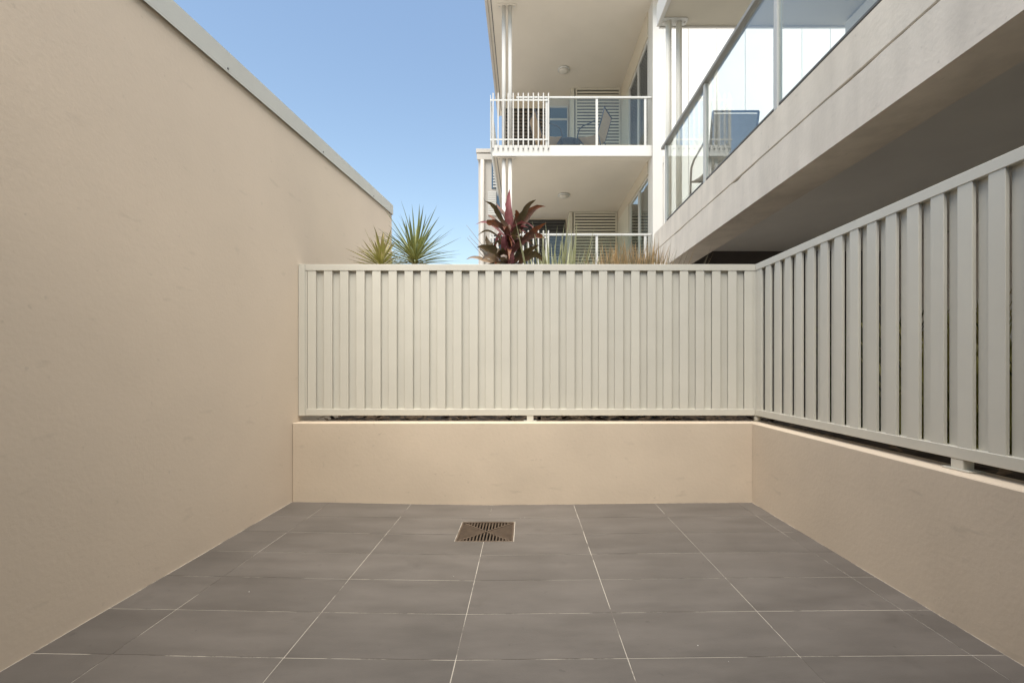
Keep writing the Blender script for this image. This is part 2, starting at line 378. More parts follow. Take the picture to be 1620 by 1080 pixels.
# slat fences ----------------------------------------------------------
FY = 3.50; FX = 1.745; FZ0, FZ1 = 0.650, 1.796
RAIL = 0.048; PITCH = 0.124; SW = 0.064; ST = 0.016
def slat_mesh(alongx):
    h = FZ1 - FZ0 - 2 * RAIL + 0.004
    return (bx(-SW / 2, SW / 2, 0, ST, 0, h, bevel=0.0015) if alongx else bx(0, ST, -SW / 2, SW / 2, 0, h, bevel=0.0015)).mesh('slat')
def fence_back():
    t = thing('slat_fence', 'pale cream vertical slat metal fence across the back, facing the camera', 'fence', (0, FY, PT), group='metal slat fences on the planter walls')
    put('top_rail', bx(XL + 0.0535, FX - 0.001, FY, FY + 0.05, FZ1 - RAIL, FZ1, bevel=0.002), 'fence_paint', t)
    put('bottom_rail', bx(XL + 0.0535, FX - 0.001, FY + .0005, FY + 0.05, FZ0, FZ0 + RAIL, bevel=0.002), 'fence_paint', t)
    put('post', bx(XL + 0.003, XL + 0.0525, FY - 0.001, FY + 0.05, FZ0 - 0.002, FZ1 + 0.001, bevel=0.002), 'fence_paint', t)
    put('edge_strip', bx(XL + 0.0535, XL + 0.066, FY + 0.004, FY + 0.03, FZ0 + RAIL + .001, FZ1 - RAIL - .001), 'fence_paint', t)
    put('edge_strip', bx(FX - 0.014, FX - 0.0015, FY + 0.004, FY + 0.03, FZ0 + RAIL + .001, FZ1 - RAIL - .001), 'fence_paint', t)
    ft = put('foot', bx(0.012, 0.062, FY + 0.004, FY + 0.05, PT, FZ0 - 0.001, bevel=0.002), 'fence_paint', t)
    put('base_plate', bx(-0.012, 0.086, FY - 0.006, FY + 0.06, PT + .0005, PT + 0.006), 'fence_paint', ft)
    me = slat_mesh(True); z = FZ0 + RAIL - 0.002
    x = XL + 0.102; pitch_b = (FX - 0.014 - 0.034 - x) / 27
    for k in range(28):
        put('slat', me, 'fence_paint', t, loc=(x + k * pitch_b + random.uniform(-.0008, .0008), FY + 0.0035, z))
        if k < 27: put('slat', me, 'fence_paint', t, loc=(x + (k + .5) * pitch_b + random.uniform(-.0008, .0008), FY + 0.0265, z))
def fence_right():
    t = thing('slat_fence', 'pale grey vertical slat metal fence running along the right side', 'fence', (FX, 1.5, PT), group='metal slat fences on the planter walls')
    ya, yb = -1.2, FY - 0.002
    put('top_rail', bx(FX, FX + 0.05, ya, yb, FZ1 - RAIL, FZ1, bevel=0.002), 'fence_paint', t)
    put('bottom_rail', bx(FX + .0005, FX + 0.05, ya, yb, FZ0, FZ0 + RAIL, bevel=0.002), 'fence_paint', t)
    put('post', bx(FX + 0.0005, FX + 0.05, FY - 0.001, FY + 0.05, FZ0 - 0.002, FZ1 + 0.001, bevel=0.002), 'fence_paint', t)
    put('edge_strip', bx(FX + 0.004, FX + 0.03, yb - 0.014, yb, FZ0 + RAIL + .001, FZ1 - RAIL - .001), 'fence_paint', t)
    ft = put('foot', MB().tube([(FX + .025, FY + 0.02, PT), (FX + .025, FY + 0.02, FZ0 - 0.003)], 0.024, 14), 'fence_paint', t)
    for yy in (1.87, 0.2):
        ft = put('foot', bx(FX + 0.003, FX + 0.05, yy - 0.027, yy + 0.027, PT, FZ0 - 0.001, bevel=0.002), 'fence_paint', t)
        put('base_plate', bx(FX - 0.004, FX + 0.06, yy - 0.06, yy + 0.06, PT + .0005, PT + 0.006), 'fence_paint', ft)
    me = slat_mesh(False); z = FZ0 + RAIL - 0.002
    y = yb - 0.05
    while y > ya + 0.1:
        put('slat', me, 'fence_paint', t, loc=(FX + 0.0035, y + random.uniform(-.0008, .0008), z))
        put('slat', me, 'fence_paint', t, loc=(FX + 0.0275, y - PITCH / 2 + random.uniform(-.0008, .0008), z))
        y -= PITCH
fence_back(); fence_right()

# ================================================================ NEAR BUILDING (right): slab, undercroft, glass balustrade
nb = thing('apartment_building', 'concrete framed apartment wing overhanging the right side with glass balcony rail', 'building', (3.5, 2, 0))
NX = 1.80; NY = 6.43; SZ0, SZ1, BZ = 2.618, 2.873, 2.311
put('balcony_slab', bx(NX, 5.2, -3.2, NY, SZ0, SZ1, bevel=0.006), 'concrete', nb)
# edge beam with a rough, broken joint under the slab
b = MB(); n = 160; ya = -3.19; yb = NY - 0.02
pts_t = []; ph = 0.0
for i in range(n + 1):
    y = ya + (yb - ya) * i / n
    g = 0.0075 + 0.006 * max(0, math.sin(y * 3.1) * math.sin(y * 7.7 + 1)) + random.uniform(-0.0016, 0.0016)
    if abs(y - 3.9) < 0.06: g += 0.012
    pts_t.append((y, SZ0 - max(0.002, g)))
b.prism([(ya, BZ), (yb, BZ)] + pts_t[::-1], NX + 0.002, 2.10, 'x')
put('edge_beam', b, 'concrete', nb)
put('undercroft_ceiling', bx(2.102, 5.19, -3.19, 6.36, SZ0 - 0.012, SZ0 - 0.002), 'undercroft', nb)
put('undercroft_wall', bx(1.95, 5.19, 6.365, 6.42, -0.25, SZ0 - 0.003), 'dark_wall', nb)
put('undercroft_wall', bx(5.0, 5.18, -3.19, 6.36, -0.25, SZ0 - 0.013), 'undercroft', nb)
put('inner_wall', bx(4.3, 4.45, -3.19, 6.2, SZ1 + .001, 5.63), 'white_paint', nb)
UZ = 5.64
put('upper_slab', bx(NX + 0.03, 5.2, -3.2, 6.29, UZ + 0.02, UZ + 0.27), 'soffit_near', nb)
put('slab_fascia', bx(NX - 0.01, NX + 0.029, -3.2, 6.29, UZ + 0.0, UZ + 0.30, bevel=0.004), 'white_paint', nb)
put('drip_edge', bx(NX + 0.031, NX + 0.045, -3.2, 6.285, UZ + 0.006, UZ + 0.019), 'rail_grey', nb)
put('end_fascia', bx(NX + 0.03, 5.2, 6.291, 6.32, UZ + 0.0, UZ + 0.30), 'white_paint', nb)
put('added_upper_wall', bx(4.3, 4.45, -3.19, 6.2, UZ + .28, 8.6), 'white_paint', nb)  # unseen storey wall added to block light from the right
put('roof_slab', bx(4.0, 5.4, -3.3, 6.5, 8.62, 8.9), 'white_paint', nb)  # unseen roof, cut back to let light onto the left wall
put('upper_glass', bx(NX + 0.02, NX + 0.032, -3.1, 6.1, UZ + 0.36, UZ + 1.25), 'glass', nb)
# unseen overhead slab added behind the viewer to darken the near end; rear wall
put('rear_shade_slab', bx(XL - 0.1, NX - 0.002, -3.2, 0.15, 2.62, 2.87), 'soffit_near', nb)
put('rear_wall', bx(XL + 0.002, NX - 0.13, -1.75, -1.6, -0.25, 2.619), 'render_low', nb)
for xa in (-1.5, -0.48, 0.54):  # unseen dark doors added to cut bounce off the rear wall
    d = put('sliding_door', bx(xa + 0.04, xa + 0.96, -1.585, -1.57, 0.08, 2.30), 'window_dark', nb)
    fr = MB(); fr.box(xa, xa + .04, -1.598, -1.55, 0.03, 2.35); fr.box(xa + .96, xa + 1.0, -1.598, -1.55, 0.03, 2.35)
    fr.box(xa + .04, xa + .96, -1.598, -1.55, 2.30, 2.35); fr.box(xa + .04, xa + .96, -1.598, -1.55, 0.03, 0.08)
    put('door_frame', fr, 'alu', d)
# paired pipe columns
for px in (1.930, 2.070):
    put('pipe_column', MB().tube([(px, 6.215, SZ1 + 0.001), (px, 6.215, UZ + 0.007)], 0.039, 20), 'post_paint', nb)
b = MB(); b.prism([(1.83, 6.15), (1.86, 6.135), (2.14, 6.135), (2.17, 6.15), (2.18, 6.215), (2.17, 6.27), (2.14, 6.283), (1.86, 6.283), (1.83, 6.27), (1.82, 6.215)], UZ + 0.008, UZ + 0.0195)
cp = put('cap_plate', b, 'rail_grey', nb)
for px in (1.86, 2.145):
    put('bolt', MB().tube([(px, 6.21, UZ - 0.008), (px, 6.21, UZ + 0.008)], 0.011, 8), 'white_paint', cp)
# glass balustrade
RZ = CAMZ + 2.88
hr = put('handrail', bx(NX - 0.012, NX + 0.068, -3.0, 6.08, RZ - 0.035, RZ, bevel=0.003), 'rail_dark', nb)
posts = [5.95, 4.66, 3.33, 2.0, 0.67, -0.66, -2.0]
for yy in posts:
    p = put('post', bx(NX + 0.004, NX + 0.044, yy - 0.022, yy + 0.022, SZ1 + 0.001, RZ - 0.036, bevel=0.002), 'alu', hr)
for y1, y0 in zip(posts[:-1], posts[1:]):
    put('glass_pane', bx(NX + 0.018, NX + 0.028, y0 + 0.026, y1 - 0.026, SZ1 + 0.035, RZ - 0.045), 'glass', hr)
    put('gasket', bx(NX + 0.015, NX + 0.031, y0 + 0.026, y1 - 0.026, SZ1 + 0.022, SZ1 + 0.0345), 'bolt', hr)

# ================================================================ TOWER with balconies
tw = thing('apartment_building', 'white apartment block with stacked corner balconies beyond the back fence', 'building', (1, 12, 0))
TX0, TX1, TY, TYB = -0.70, 2.67, 9.80, 14.0
def LOW(z): return z
F1, F2 = 2.80, 5.709      # balcony floor levels
S1, S2 = 5.494, 8.77      # soffit levels
for name, z0, z1, top in (('lower', 2.55, F1, 0), ('upper', S1, F2, 0)):
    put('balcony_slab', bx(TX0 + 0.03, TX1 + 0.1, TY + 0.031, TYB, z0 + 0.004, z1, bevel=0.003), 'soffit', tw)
    put('spandrel', bx(TX0, TX1 + 0.02, TY, TY + 0.03, z0 - 0.012, z1 + 0.004, bevel=0.003), 'white_paint', tw)
    put('side_fascia', bx(TX0, TX0 + 0.028, TY + 0.031, TYB, z0 - 0.01, z1 + 0.004), 'white_paint', tw)
    put('drip_groove_shade', bx(TX0 + 0.085, TX0 + 0.10, TY + 0.10, TYB - 0.1, z0 - 0.004, z0 + 0.0038), 'bolt', tw)  # dark strip in place of the groove's shadow, no recess cut
put('roof_slab', bx(-0.80, TX1 + 0.4, 9.30, TYB + 0.3, S2, S2 + 0.3), 'soffit', tw)
put('roof_fascia', bx(-0.86, -0.803, 9.28, TYB + 0.3, S2 - 0.03, S2 + 0.34), 'block_wall', tw)
put('drip_groove_shade', bx(-0.74, -0.722, 9.4, TYB, S2 - 0.006, S2 - 0.0005), 'bolt', tw)  # groove shadow put in as a dark strip under the roof
# columns
for z0, z1 in ((-0.25, 2.535), (F1 + .005, S1 - 0.001), (F2 + .005, S2 - 0.001)):
    for px in (-0.463, -0.328):
        put('pipe_column', MB().tube([(px, TY + 0.14, z0), (px, TY + 0.14, z1)], 0.042, 16), 'white_paint', tw)
    if z1 > 3:
        b = bx(-0.60, -0.19, TY + 0.06, TY + 0.22, z1 - 0.010, z1 - 0.001)
        pl = put('cap_plate', b, 'soffit', tw)
        for q in (-0.56, -0.235): put('bolt', MB().tube([(q, TY + 0.13, z1 - 0.03), (q, TY + 0.13, z1 - 0.011)], 0.014, 8), 'white_paint', pl)
put('corner_column', bx(TX1 + 0.021, TX1 + 0.235, TY - 0.06, TY + 0.3, -0.25, 9.6, bevel=0.005), 'white_paint', tw)
# right inner wall of the balconies: bulkhead over the doors
for z0, z1 in ((5.22, S1 + .003), (8.22, S2 - 0.001)):
    put('bulkhead', bx(TX1, TX1 + 0.1, TY + 0.302, TYB, z0, z1), 'bulkhead', tw)
for f, z1 in ((F1, 5.219), (F2, 8.219)):
    put('side_wall', bx(TX1 + 0.001, TX1 + 0.1, 12.0, TYB, f + 0.005, z1), 'louvre_beige', tw)
# lower sliding doors with curtains drawn behind the glass
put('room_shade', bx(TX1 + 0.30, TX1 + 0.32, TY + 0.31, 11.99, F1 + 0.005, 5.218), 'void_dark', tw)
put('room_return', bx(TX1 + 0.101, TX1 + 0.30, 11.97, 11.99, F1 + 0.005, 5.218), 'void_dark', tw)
for q, (ya, yb) in enumerate(((10.13, 11.0), (11.03, 11.96))):
    d = put('sliding_door', bx(TX1 + 0.05, TX1 + 0.06, ya + 0.03, yb - 0.03, F1 + 0.05, 5.17), 'glass_clear', tw)
    fr = MB(); fr.box(TX1 + .035, TX1 + .085, ya, ya + .04, F1 + .006, 5.215); fr.box(TX1 + .035, TX1 + .085, yb - .04, yb, F1 + .006, 5.215)
    fr.box(TX1 + .035, TX1 + .085, ya + .04, yb - .04, 5.17, 5.215); fr.box(TX1 + .035, TX1 + .085, ya + .04, yb - .04, F1 + .006, F1 + .05)
    put('door_frame', fr, 'white_paint', d)
    b = MB(); n = 60; ye = yb if q == 0 else ya + 0.25
    A = [(ya + (ye - ya) * i / n, TX1 + 0.16 + 0.025 * math.sin(i * 1.1) + 0.008 * math.sin(i * 2.7)) for i in range(n + 1)]
    lo = [b.bm.verts.new((x_, y_, F1 + 0.02)) for y_, x_ in A]; hi = [b.bm.verts.new((x_, y_, 5.2)) for y_, x_ in A]
    for i in range(n): b.bm.faces.new((lo[i], lo[i + 1], hi[i + 1], hi[i])).smooth = True
    put('curtain', b, 'curtain', d)
# upper louvred shutters
for (ya, yb) in ((10.12, 11.0), (11.03, 11.98)):
    fr = MB(); fr.box(TX1 + .02, TX1 + .07, ya, ya + .045, F2 + .006, 8.215); fr.box(TX1 + .02, TX1 + .07, yb - .045, yb, F2 + .006, 8.215)
    fr.box(TX1 + .02, TX1 + .07, ya + .045, yb - .045, 8.17, 8.215); fr.box(TX1 + .02, TX1 + .07, ya + .045, yb - .045, F2 + .006, F2 + .05)
    sh = put('shutter', fr, 'white_paint', tw)
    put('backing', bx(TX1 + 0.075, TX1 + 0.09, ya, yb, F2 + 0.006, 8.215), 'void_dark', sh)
    sl_ = MB(); z = F2 + 0.07
    while z < 8.15:
        sl_.prism([(TX1 + .022, z), (TX1 + .028, z - .003), (TX1 + .056, z + .062), (TX1 + .05, z + .066)], ya + .046, yb - .046, 'y'); z += 0.078
    put('louvre_blades', sl_, 'louvre_grey', sh, kind='stuff')
# louvred screen cupboard at the back right, both levels
bl = bx(0, 1.17, 0, 0.02, 0, 0.052, bevel=0.003).mesh('louvre_slat')
for f, top, lvl in ((F1, S1, 0), (F2, S2, 1)):
    x0, x1, yy = 1.40, 2.66, (13.36, 12.85)[lvl]
    fr = MB(); z1 = top - 0.005
    fr.box(x0, x0 + .045, yy, yy + .05, f + .006, z1); fr.box(x1 - .045, x1, yy, yy + .05, f + .006, z1)
    fr.box(x0 + .045, x1 - .045, yy, yy + .05, z1 - .05, z1); fr.box(x0 + .045, x1 - .045, yy, yy + .05, f + .006, f + .056)
    s = put('louvre_screen', fr, 'louvre_beige', tw)
    put('backing', bx(x0, x1, yy + 0.052, yy + 0.07, f + .006, z1), 'void_dark', s)
    z = f + 0.075
    while z < z1 - 0.11:
        put('louvre_slat', bl, 'louvre_beige', s, loc=(x0 + .045, yy + 0.01, z)); z += 0.086
    put('screen_side', bx(x0 - 0.13, x0 - 0.03, yy + 0.02, (TYB, 13.299)[lvl], f + .006, z1), 'louvre_beige', tw)
# back wall of balconies
put('back_wall', bx(-0.62, TX1 + 0.1, TYB + 0.001, TYB + 0.15, -0.25, S1 + 0.1), 'bulkhead', tw)
TYU = 13.3
put('back_wall', bx(-0.62, TX1 - 0.001, TYU + 0.001, TYU + 0.15, F2 + 0.001, S2 - 0.001), 'bulkhead', tw)
def louvre_field(x0, x1, z0, z1, m, pitch, parent, yy):
    s = put('louvre_panel', bx(x0, x1, yy - 0.006, yy - 0.001, z0, z1), 'void_dark', parent)
    b = MB(); z = z0 + 0.01
    while z < z1 - pitch * 0.7:
        b.prism([(yy - .05, z), (yy - .045, z - .004), (yy - .012, z + pitch * .72), (yy - .018, z + pitch * .76)], x0, x1, 'x'); z += pitch
    put('louvre_blades', b, m, s, kind='stuff')
louvre_field(-0.60, 0.66, F2 + 0.02, 8.44, 'louvre_brown', 0.098, tw, TYU)
louvre_field(-0.30, 1.22, F1 + 1.55, 5.46, 'louvre_dark', 0.098, tw, TYB)
wb = put('window', bx(0.70, 1.20, TYU - 0.03, TYU - 0.012, F2 + 0.03, 8.44), 'window_blue', tw)
fr = MB(); fr.box(0.672, 0.699, TYU - .05, TYU - .002, F2 + .02, 8.49); fr.box(1.201, 1.228, TYU - .05, TYU - .002, F2 + .02, 8.49)
fr.box(0.70, 1.20, TYU - .05, TYU - .002, 8.441, 8.49); fr.box(0.70, 1.20, TYU - .052, TYU - .008, 8.08, 8.13)
put('window_frame', fr, 'alu', wb)
put('window', bx(-0.30, 1.22, TYB - 0.03, TYB - 0.012, F1 + 0.03, F1 + 1.52), 'window_dark', tw)

# balcony balustrades
def tower_rail(f):
    hz = f + 1.035
    hrl = put('handrail', bx(-0.19, TX1 + 0.015, TY - 0.012, TY + 0.035, hz - 0.038, hz, bevel=0.003), 'alu', tw)
    for px in (0.455, 1.52, 2.55):
        put('post', bx(px - .025, px + .025, TY + 0.002, TY + 0.03, f + 0.005, hz - 0.039), 'alu', hrl)
    for xa, xb in ((0.49, 1.488), (1.552, 2.518)):
        put('glass_pane', bx(xa, xb, TY + 0.011, TY + 0.021, f + 0.03, hz - 0.045), 'glass_clear', hrl)
    bal = put('flat_rail', bx(-0.745, 0.50, TY - 0.019, TY - 0.0125, hz - 0.10, hz - 0.07), 'rail_grey', tw)
    put('flat_rail', bx(-0.745, 0.50, TY - 0.019, TY - 0.0125, f + 0.10, f + 0.13), 'rail_grey', tw)
    me = bx(-0.0135, 0.0135, -0.012, 0, 0, 1.20, bevel=0.002).mesh('baluster')
    for k in range(12):
        o = put('baluster', me, 'pipe_white', bal, loc=(-0.682 + 0.1067 * k, TY - 0.0195, f - 0.105))
        put('bolt', MB().tube([(-0.682 + 0.1067 * k, TY - 0.0395, f - 0.085), (-0.682 + 0.1067 * k, TY - 0.032, f - 0.085)], 0.017, 8), 'bolt', bal)
    ml = bx(-0.012, 0, -0.016, 0.016, 0, 1.20, bevel=0.002).mesh('baluster')
    sr = put('side_rail', bx(-0.735, -0.728, TY - 0.01, 12.6, hz - 0.10, hz - 0.07), 'rail_grey', tw)
    put('side_rail', bx(-0.735, -0.728, TY - 0.01, 12.6, f + 0.10, f + 0.13), 'rail_grey', tw)
    for k in range(25):
        put('baluster', ml, 'rail_grey', sr, loc=(-0.736, TY + 0.06 + 0.1067 * k, f - 0.105))
tower_rail(F1); tower_rail(F2)

# white clad wall to the right of the balconies: separate sheets with open joints
put('wall_core', bx(TX1 + 0.236, 9.0, 9.98, 10.2, -0.25, 9.6), 'rail_dark', tw)
x = 2.915; pw = 0.612
while x < 8.8:
    put('cladding_panel', bx(x, x + pw - 0.012, 9.955, 9.979, -0.25, 9.6), 'clad_white', tw); x += pw
dp = put('downpipe', MB().tube([(2.98, 9.88, -0.25), (2.98, 9.88, 5.5)], 0.055, 16), 'pipe_white', tw)
for z in (4.02, 5.36): put('bracket', bx(2.905, 3.05, 9.83, 9.954, z - 0.018, z + 0.018), 'rail_grey', dp)

# ceiling lights (oyster lamps, unlit)
for z, lab in ((S2, 'round flush ceiling light under the highest balcony soffit'), (S1 + 0.004, 'round flush ceiling light above the lower balcony')):
    t = thing('ceiling_light', lab, 'ceiling light', (1.005, 12.05, z), group='round ceiling lights on the balcony soffits')
    put('base_ring', MB().lathe([(0.155, -0.001), (0.158, -0.03), (0.145, -0.04), (0.13, -0.04)], (1.005, 12.05, z)), 'rail_grey', t)
    put('diffuser', MB().lathe([(0.128, -0.0405), (0.12, -0.065), (0.08, -0.085), (0.02, -0.092)], (1.005, 12.05, z)), 'lamp_glass', t)

# ================================================================ block behind the balconies, left
rb = thing('apartment_building', 'narrow grey building end with downpipe behind the balcony posts', 'building', (-1.0, 15, 0))
RY = 14.4
put('wall', bx(-1.46, -0.3, RY, 17.5, -0.25, 7.62), 'block_wall', rb)
rf = put('parapet_cap', bx(-1.53, -0.25, RY - 0.06, 17.6, 7.66, 7.78, bevel=0.006), 'block_wall', rb)
put('gutter', bx(-1.50, -0.25, RY - 0.10, RY - 0.062, 7.42, 7.60, bevel=0.01), 'block_wall', rf)
dp = put('downpipe', MB().tube([(-1.33, RY - 0.075, -0.25), (-1.33, RY - 0.075, 7.41)], 0.062, 16), 'block_wall', rb)
wn = put('window', bx(-1.05, -0.62, RY - 0.02, RY - 0.002, 6.55, 7.35), 'window_blue', rb)
b = MB(); z = 6.58
while z < 7.32: b.box(-1.0, -0.62, RY - 0.06, RY - 0.025, z, z + 0.05); z += 0.09
put('louvre_blades', b, 'louvre_grey', wn, kind='stuff')
wn = put('shutter', bx(-1.16, -0.90, RY - 0.04, RY - 0.002, 5.70, 6.45), 'louvre_grey', rb)
b = MB(); z = 5.72
while z < 6.42: b.box(-1.155, -0.905, RY - 0.055, RY - 0.041, z, z + 0.055); z += 0.068
put('louvre_blades', b, 'white_paint', wn, kind='stuff')
put('window', bx(-0.89, -0.62, RY - 0.02, RY - 0.002, 5.70, 6.45), 'window_blue', rb)
wn = put('window', bx(-1.10, -0.62, RY - 0.02, RY - 0.002, 3.5, 5.1), 'window_dark', rb)
fr = MB()
for xx in (-1.12, -0.90, -0.68): fr.box(xx, xx + .045, RY - .05, RY - .021, 3.5, 5.12)
fr.box(-1.12, -.62, RY - .052, RY - .0205, 4.82, 4.87)
put('window_frame', fr, 'white_paint', wn)

# ================================================================ balcony furniture
def sling_chair(label, loc, rz, sling):
    """facing local +Y, origin on the floor"""
    t = thing('sling_chair', label, 'chair', loc, rz, group='outdoor sling chairs on the balconies')
    for s in (-1, 1):
        x = 0.25 * s
        put('side_frame', MB().tube([(x, -0.30, 0.0), (x, -0.24, 0.30), (x, -0.20, 0.42), (x, -0.29, 0.68), (x, -0.36, 0.94)], 0.013, 8), 'chair_frame', t, local=True)
        put('arm', MB().tube([(x * 1.08, -0.27, 0.72), (x * 1.12, -0.05, 0.66), (x * 1.12, 0.13, 0.63), (x * 1.12, 0.22, 0.57), (x * 1.1, 0.26, 0.42), (x * 1.08, 0.29, 0.0)], 0.013, 8), 'chair_frame', t, local=True)
    put('cross_bar', MB().tube([(-0.25, -0.36, 0.94), (0.25, -0.36, 0.94)], 0.013, 8), 'chair_frame', t, local=True)
    put('cross_bar', MB().tube([(-0.265, 0.27, 0.42), (0.265, 0.27, 0.42)], 0.012, 8), 'chair_frame', t, local=True)
    b = MB(); prof = [(0.27, 0.435), (0.10, 0.40), (-0.10, 0.39), (-0.205, 0.43), (-0.245, 0.55), (-0.285, 0.68), (-0.355, 0.92)]
    th = 0.006
    for (ya, za), (yb, zb) in zip(prof[:-1], prof[1:]):
        b.prism([(ya, za), (yb, zb), (yb - th * .5, zb - th), (ya - th * .5, za - th)], -0.238, 0.238, 'x')
    bmesh.ops.remove_doubles(b.bm, verts=b.bm.verts[:], dist=0.0002)
    put('sling', b, sling, t, local=True)
sling_chair('tan sling chair on the upper balcony, right of the small table', (1.52, 10.42, F2), R(62), 'sling_tan')
sling_chair('tan sling chair on the upper balcony, left of the small table', (0.50, 10.45, F2), R(-75), 'sling_tan')
t = thing('side_table', 'small dark framed round table between the chairs on the upper balcony', 'table', (0.98, 10.75, F2))
put('table_top', MB().lathe([(0.30, 0.0), (0.305, 0.01), (0.30, 0.02)], (0.98, 10.75, F2 + 0.48)), 'chair_frame', t)
for a in (45, 135, 225, 315):
    c, s_ = math.cos(R(a)), math.sin(R(a))
    put('leg', MB().tube([(0.98 + .22 * c, 10.75 + .22 * s_, F2), (0.98 + .2 * c, 10.75 + .2 * s_, F2 + 0.479)], 0.012, 8), 'chair_frame', t)
sling_chair('grey sling chair seen through the glass rail of the right balcony', (2.31, 5.42, SZ1), 0, 'sling_grey')

# ================================================================ PLANTS
def blade_dir(el, az): return Vector((math.cos(el) * math.cos(az), math.cos(el) * math.sin(az), math.sin(el)))

def spiky(label, base, crown_z, n, length, width, m, trunk_r, seed, lo=-0.1, droop=0.12):
    rnd = random.Random(seed)
    t = thing('spiky_plant', label, 'plant', base, group='planter plants behind the fence')
    c = Vector((base[0], base[1], crown_z))
    put('trunk', MB().tube([base, (base[0] + .02, base[1], (base[2] + crown_z) / 2), c], trunk_r, 10, trunk_r * 0.7), 'stem_brown', t)
    for i in range(n):
        f = (i + 0.5) / n
        el = math.asin(lo + (0.995 - lo) * f); az = i * 2.39996 + rnd.uniform(-.2, .2)
        L = length * rnd.uniform(0.62, 1.06)
        d = blade_dir(el, az)
        p0 = c + d * 0.015 + Vector((0, 0, f * 0.10 - .03)); p2 = p0 + d * L + Vector((0, 0, -droop * L * (1 - f) * rnd.uniform(.4, 1.4)))
        p1 = p0 + d * L * 0.5 + Vector((rnd.uniform(-.04, .04), rnd.uniform(-.04, .04), rnd.uniform(-.01, .06))) * L * 1.5
        if rnd.random() < 0.10: p2 = p1 + d * L * .35 + Vector((0, 0, -rnd.uniform(.1, .4) * L))
        b = MB(); b.leaf(p0, p1, p2, width * rnd.uniform(.8, 1.15), fold=0.22, seg=5, tipw=0.0, basew=0.75, peak=0.35)
        put('leaf', b, m, t)
S4 = 4.25 / 730
def PX(px, py, d): return Vector(((px - 831) * d / 730, d, CAMZ + (579 - py) * d / 730))
c = PX(656, 416, 4.25); spiky('grey green spiky yucca-like plant beside the end of the beige wall', (c.x, c.y, 0.555), c.z, 150, 0.47, 0.017, 'leaf_spike', 0.03, 3, lo=0.0)
c = PX(603, 424, 4.05); spiky('small yellow green spiky plant nearest the beige wall', (c.x, c.y, 0.555), c.z, 90, 0.31, 0.017, 'leaf_yellow', 0.02, 5, lo=0.1)

# burgundy cordyline
D = 4.10
cb = PX(804, 415, D)
co = thing('cordyline', 'tall burgundy broad leaved plant rising above the middle of the fence', 'plant', (cb.x, cb.y, 0.555), group='planter plants behind the fence')
put('stem', MB().tube([(cb.x, D, 0.555), (cb.x - .01, D, 1.3), (cb.x, D, 2.05), (cb.x + .015, D, 2.28)], 0.024, 10, 0.014), 'stem_brown', co)
def cl(a, m_, z_, wpx, m, d0=0.0, d1=0.0, fold=0.2, tipw=0.0, tw=0.0, peak=0.45):
    p0 = PX(*a, D); p1 = PX(*m_, D + d0); p2 = PX(*z_, D + d1)
    sd = Vector((1, 0, 0)); dd = p2 - p0
    sd = Vector((dd.z, 0.35 * dd.length, -dd.x)) if tw == 0 else Vector((math.cos(tw), math.sin(tw), 0))
    b = MB(); b.leaf(p0, p1, p2, wpx * 0.86 * D / 730, fold=fold, seg=12, side=sd, tipw=tipw, peak=peak, wob=0.007, rag=0.2, hook=random.choice([0, 0, .1, .35]))
    put('leaf', b, m, co)
cl((803, 378), (802, 340), (807, 298), 13, 'leaf_red', -0.02, -0.02, 0.30)
cl((808, 378), (812, 350), (803, 306), 9, 'leaf_red', 0.05, 0.04, 0.25)
cl((808, 372), (788, 332), (768, 316), 11, 'leaf_olive', -0.06, -0.16)
cl((807, 368), (799, 338), (786, 322), 9, 'leaf_bronze', 0.06, 0.14)
cl((809, 385), (823, 330), (848, 317), 12, 'leaf_olive', -0.05, -0.12)
cl((812, 388), (825, 335), (863, 318), 13, 'leaf_bronze', 0.07, 0.10)
cl((811, 372), (820, 345), (816, 332), 11, 'leaf_bronze', -0.02, -0.06, tipw=0.3)
cl((806, 378), (790, 352), (770, 351), 13, 'leaf_bronze', -0.12, -0.22, tipw=0.7, peak=.6)
cl((806, 375), (785, 345), (771, 338), 6, 'leaf_bronze', 0.10, 0.22)
cl((804, 380), (770, 343), (752, 352), 6, 'leaf_red', 0.05, 0.12)
cl((808, 405), (833, 365), (865, 353), 11, 'leaf_bronze', -0.1, -0.18)
cl((810, 400), (848, 360), (861, 377), 10, 'leaf_bronze', 0.10, 0.14, tipw=.3)
cl((814, 416), (832, 392), (853, 389), 10, 'leaf_olive', -0.12, -0.22)
cl((815, 422), (848, 388), (862, 416), 12, 'leaf_olive', -0.05, -0.05)
cl((800, 420), (782, 388), (754, 391), 17, 'leaf_olive', -0.14, -0.22)
cl((790, 416), (774, 396), (770, 372), 13, 'leaf_olive', 0.02, 0.05)
cl((798, 425), (768, 400), (757, 386), 15, 'leaf_olive', 0.12, 0.2)
cl((792, 428), (778, 402), (763, 400), 13, 'leaf_tan', -0.16, -0.25)
cl((790, 425), (762, 400), (738, 411), 8, 'leaf_tan', -0.05, -0.08)
cl((802, 420), (794, 395), (797, 374), 11, 'leaf_red', -0.06, -0.08, tipw=.4)
cl((805, 425), (810, 395), (806, 366), 14, 'leaf_red', -0.03, -0.02, tipw=.3)
cl((804, 390), (806, 366), (814, 376), 14, 'leaf_red', -0.10, -0.16, tipw=.5)
cl((798, 418), (796, 402), (797, 402), 13, 'leaf_tan', -0.14, -0.18, tipw=.8)
cl((812, 420), (820, 400), (822, 388), 10, 'leaf_olive', 0.05, 0.1)
rnd = random.Random(11)
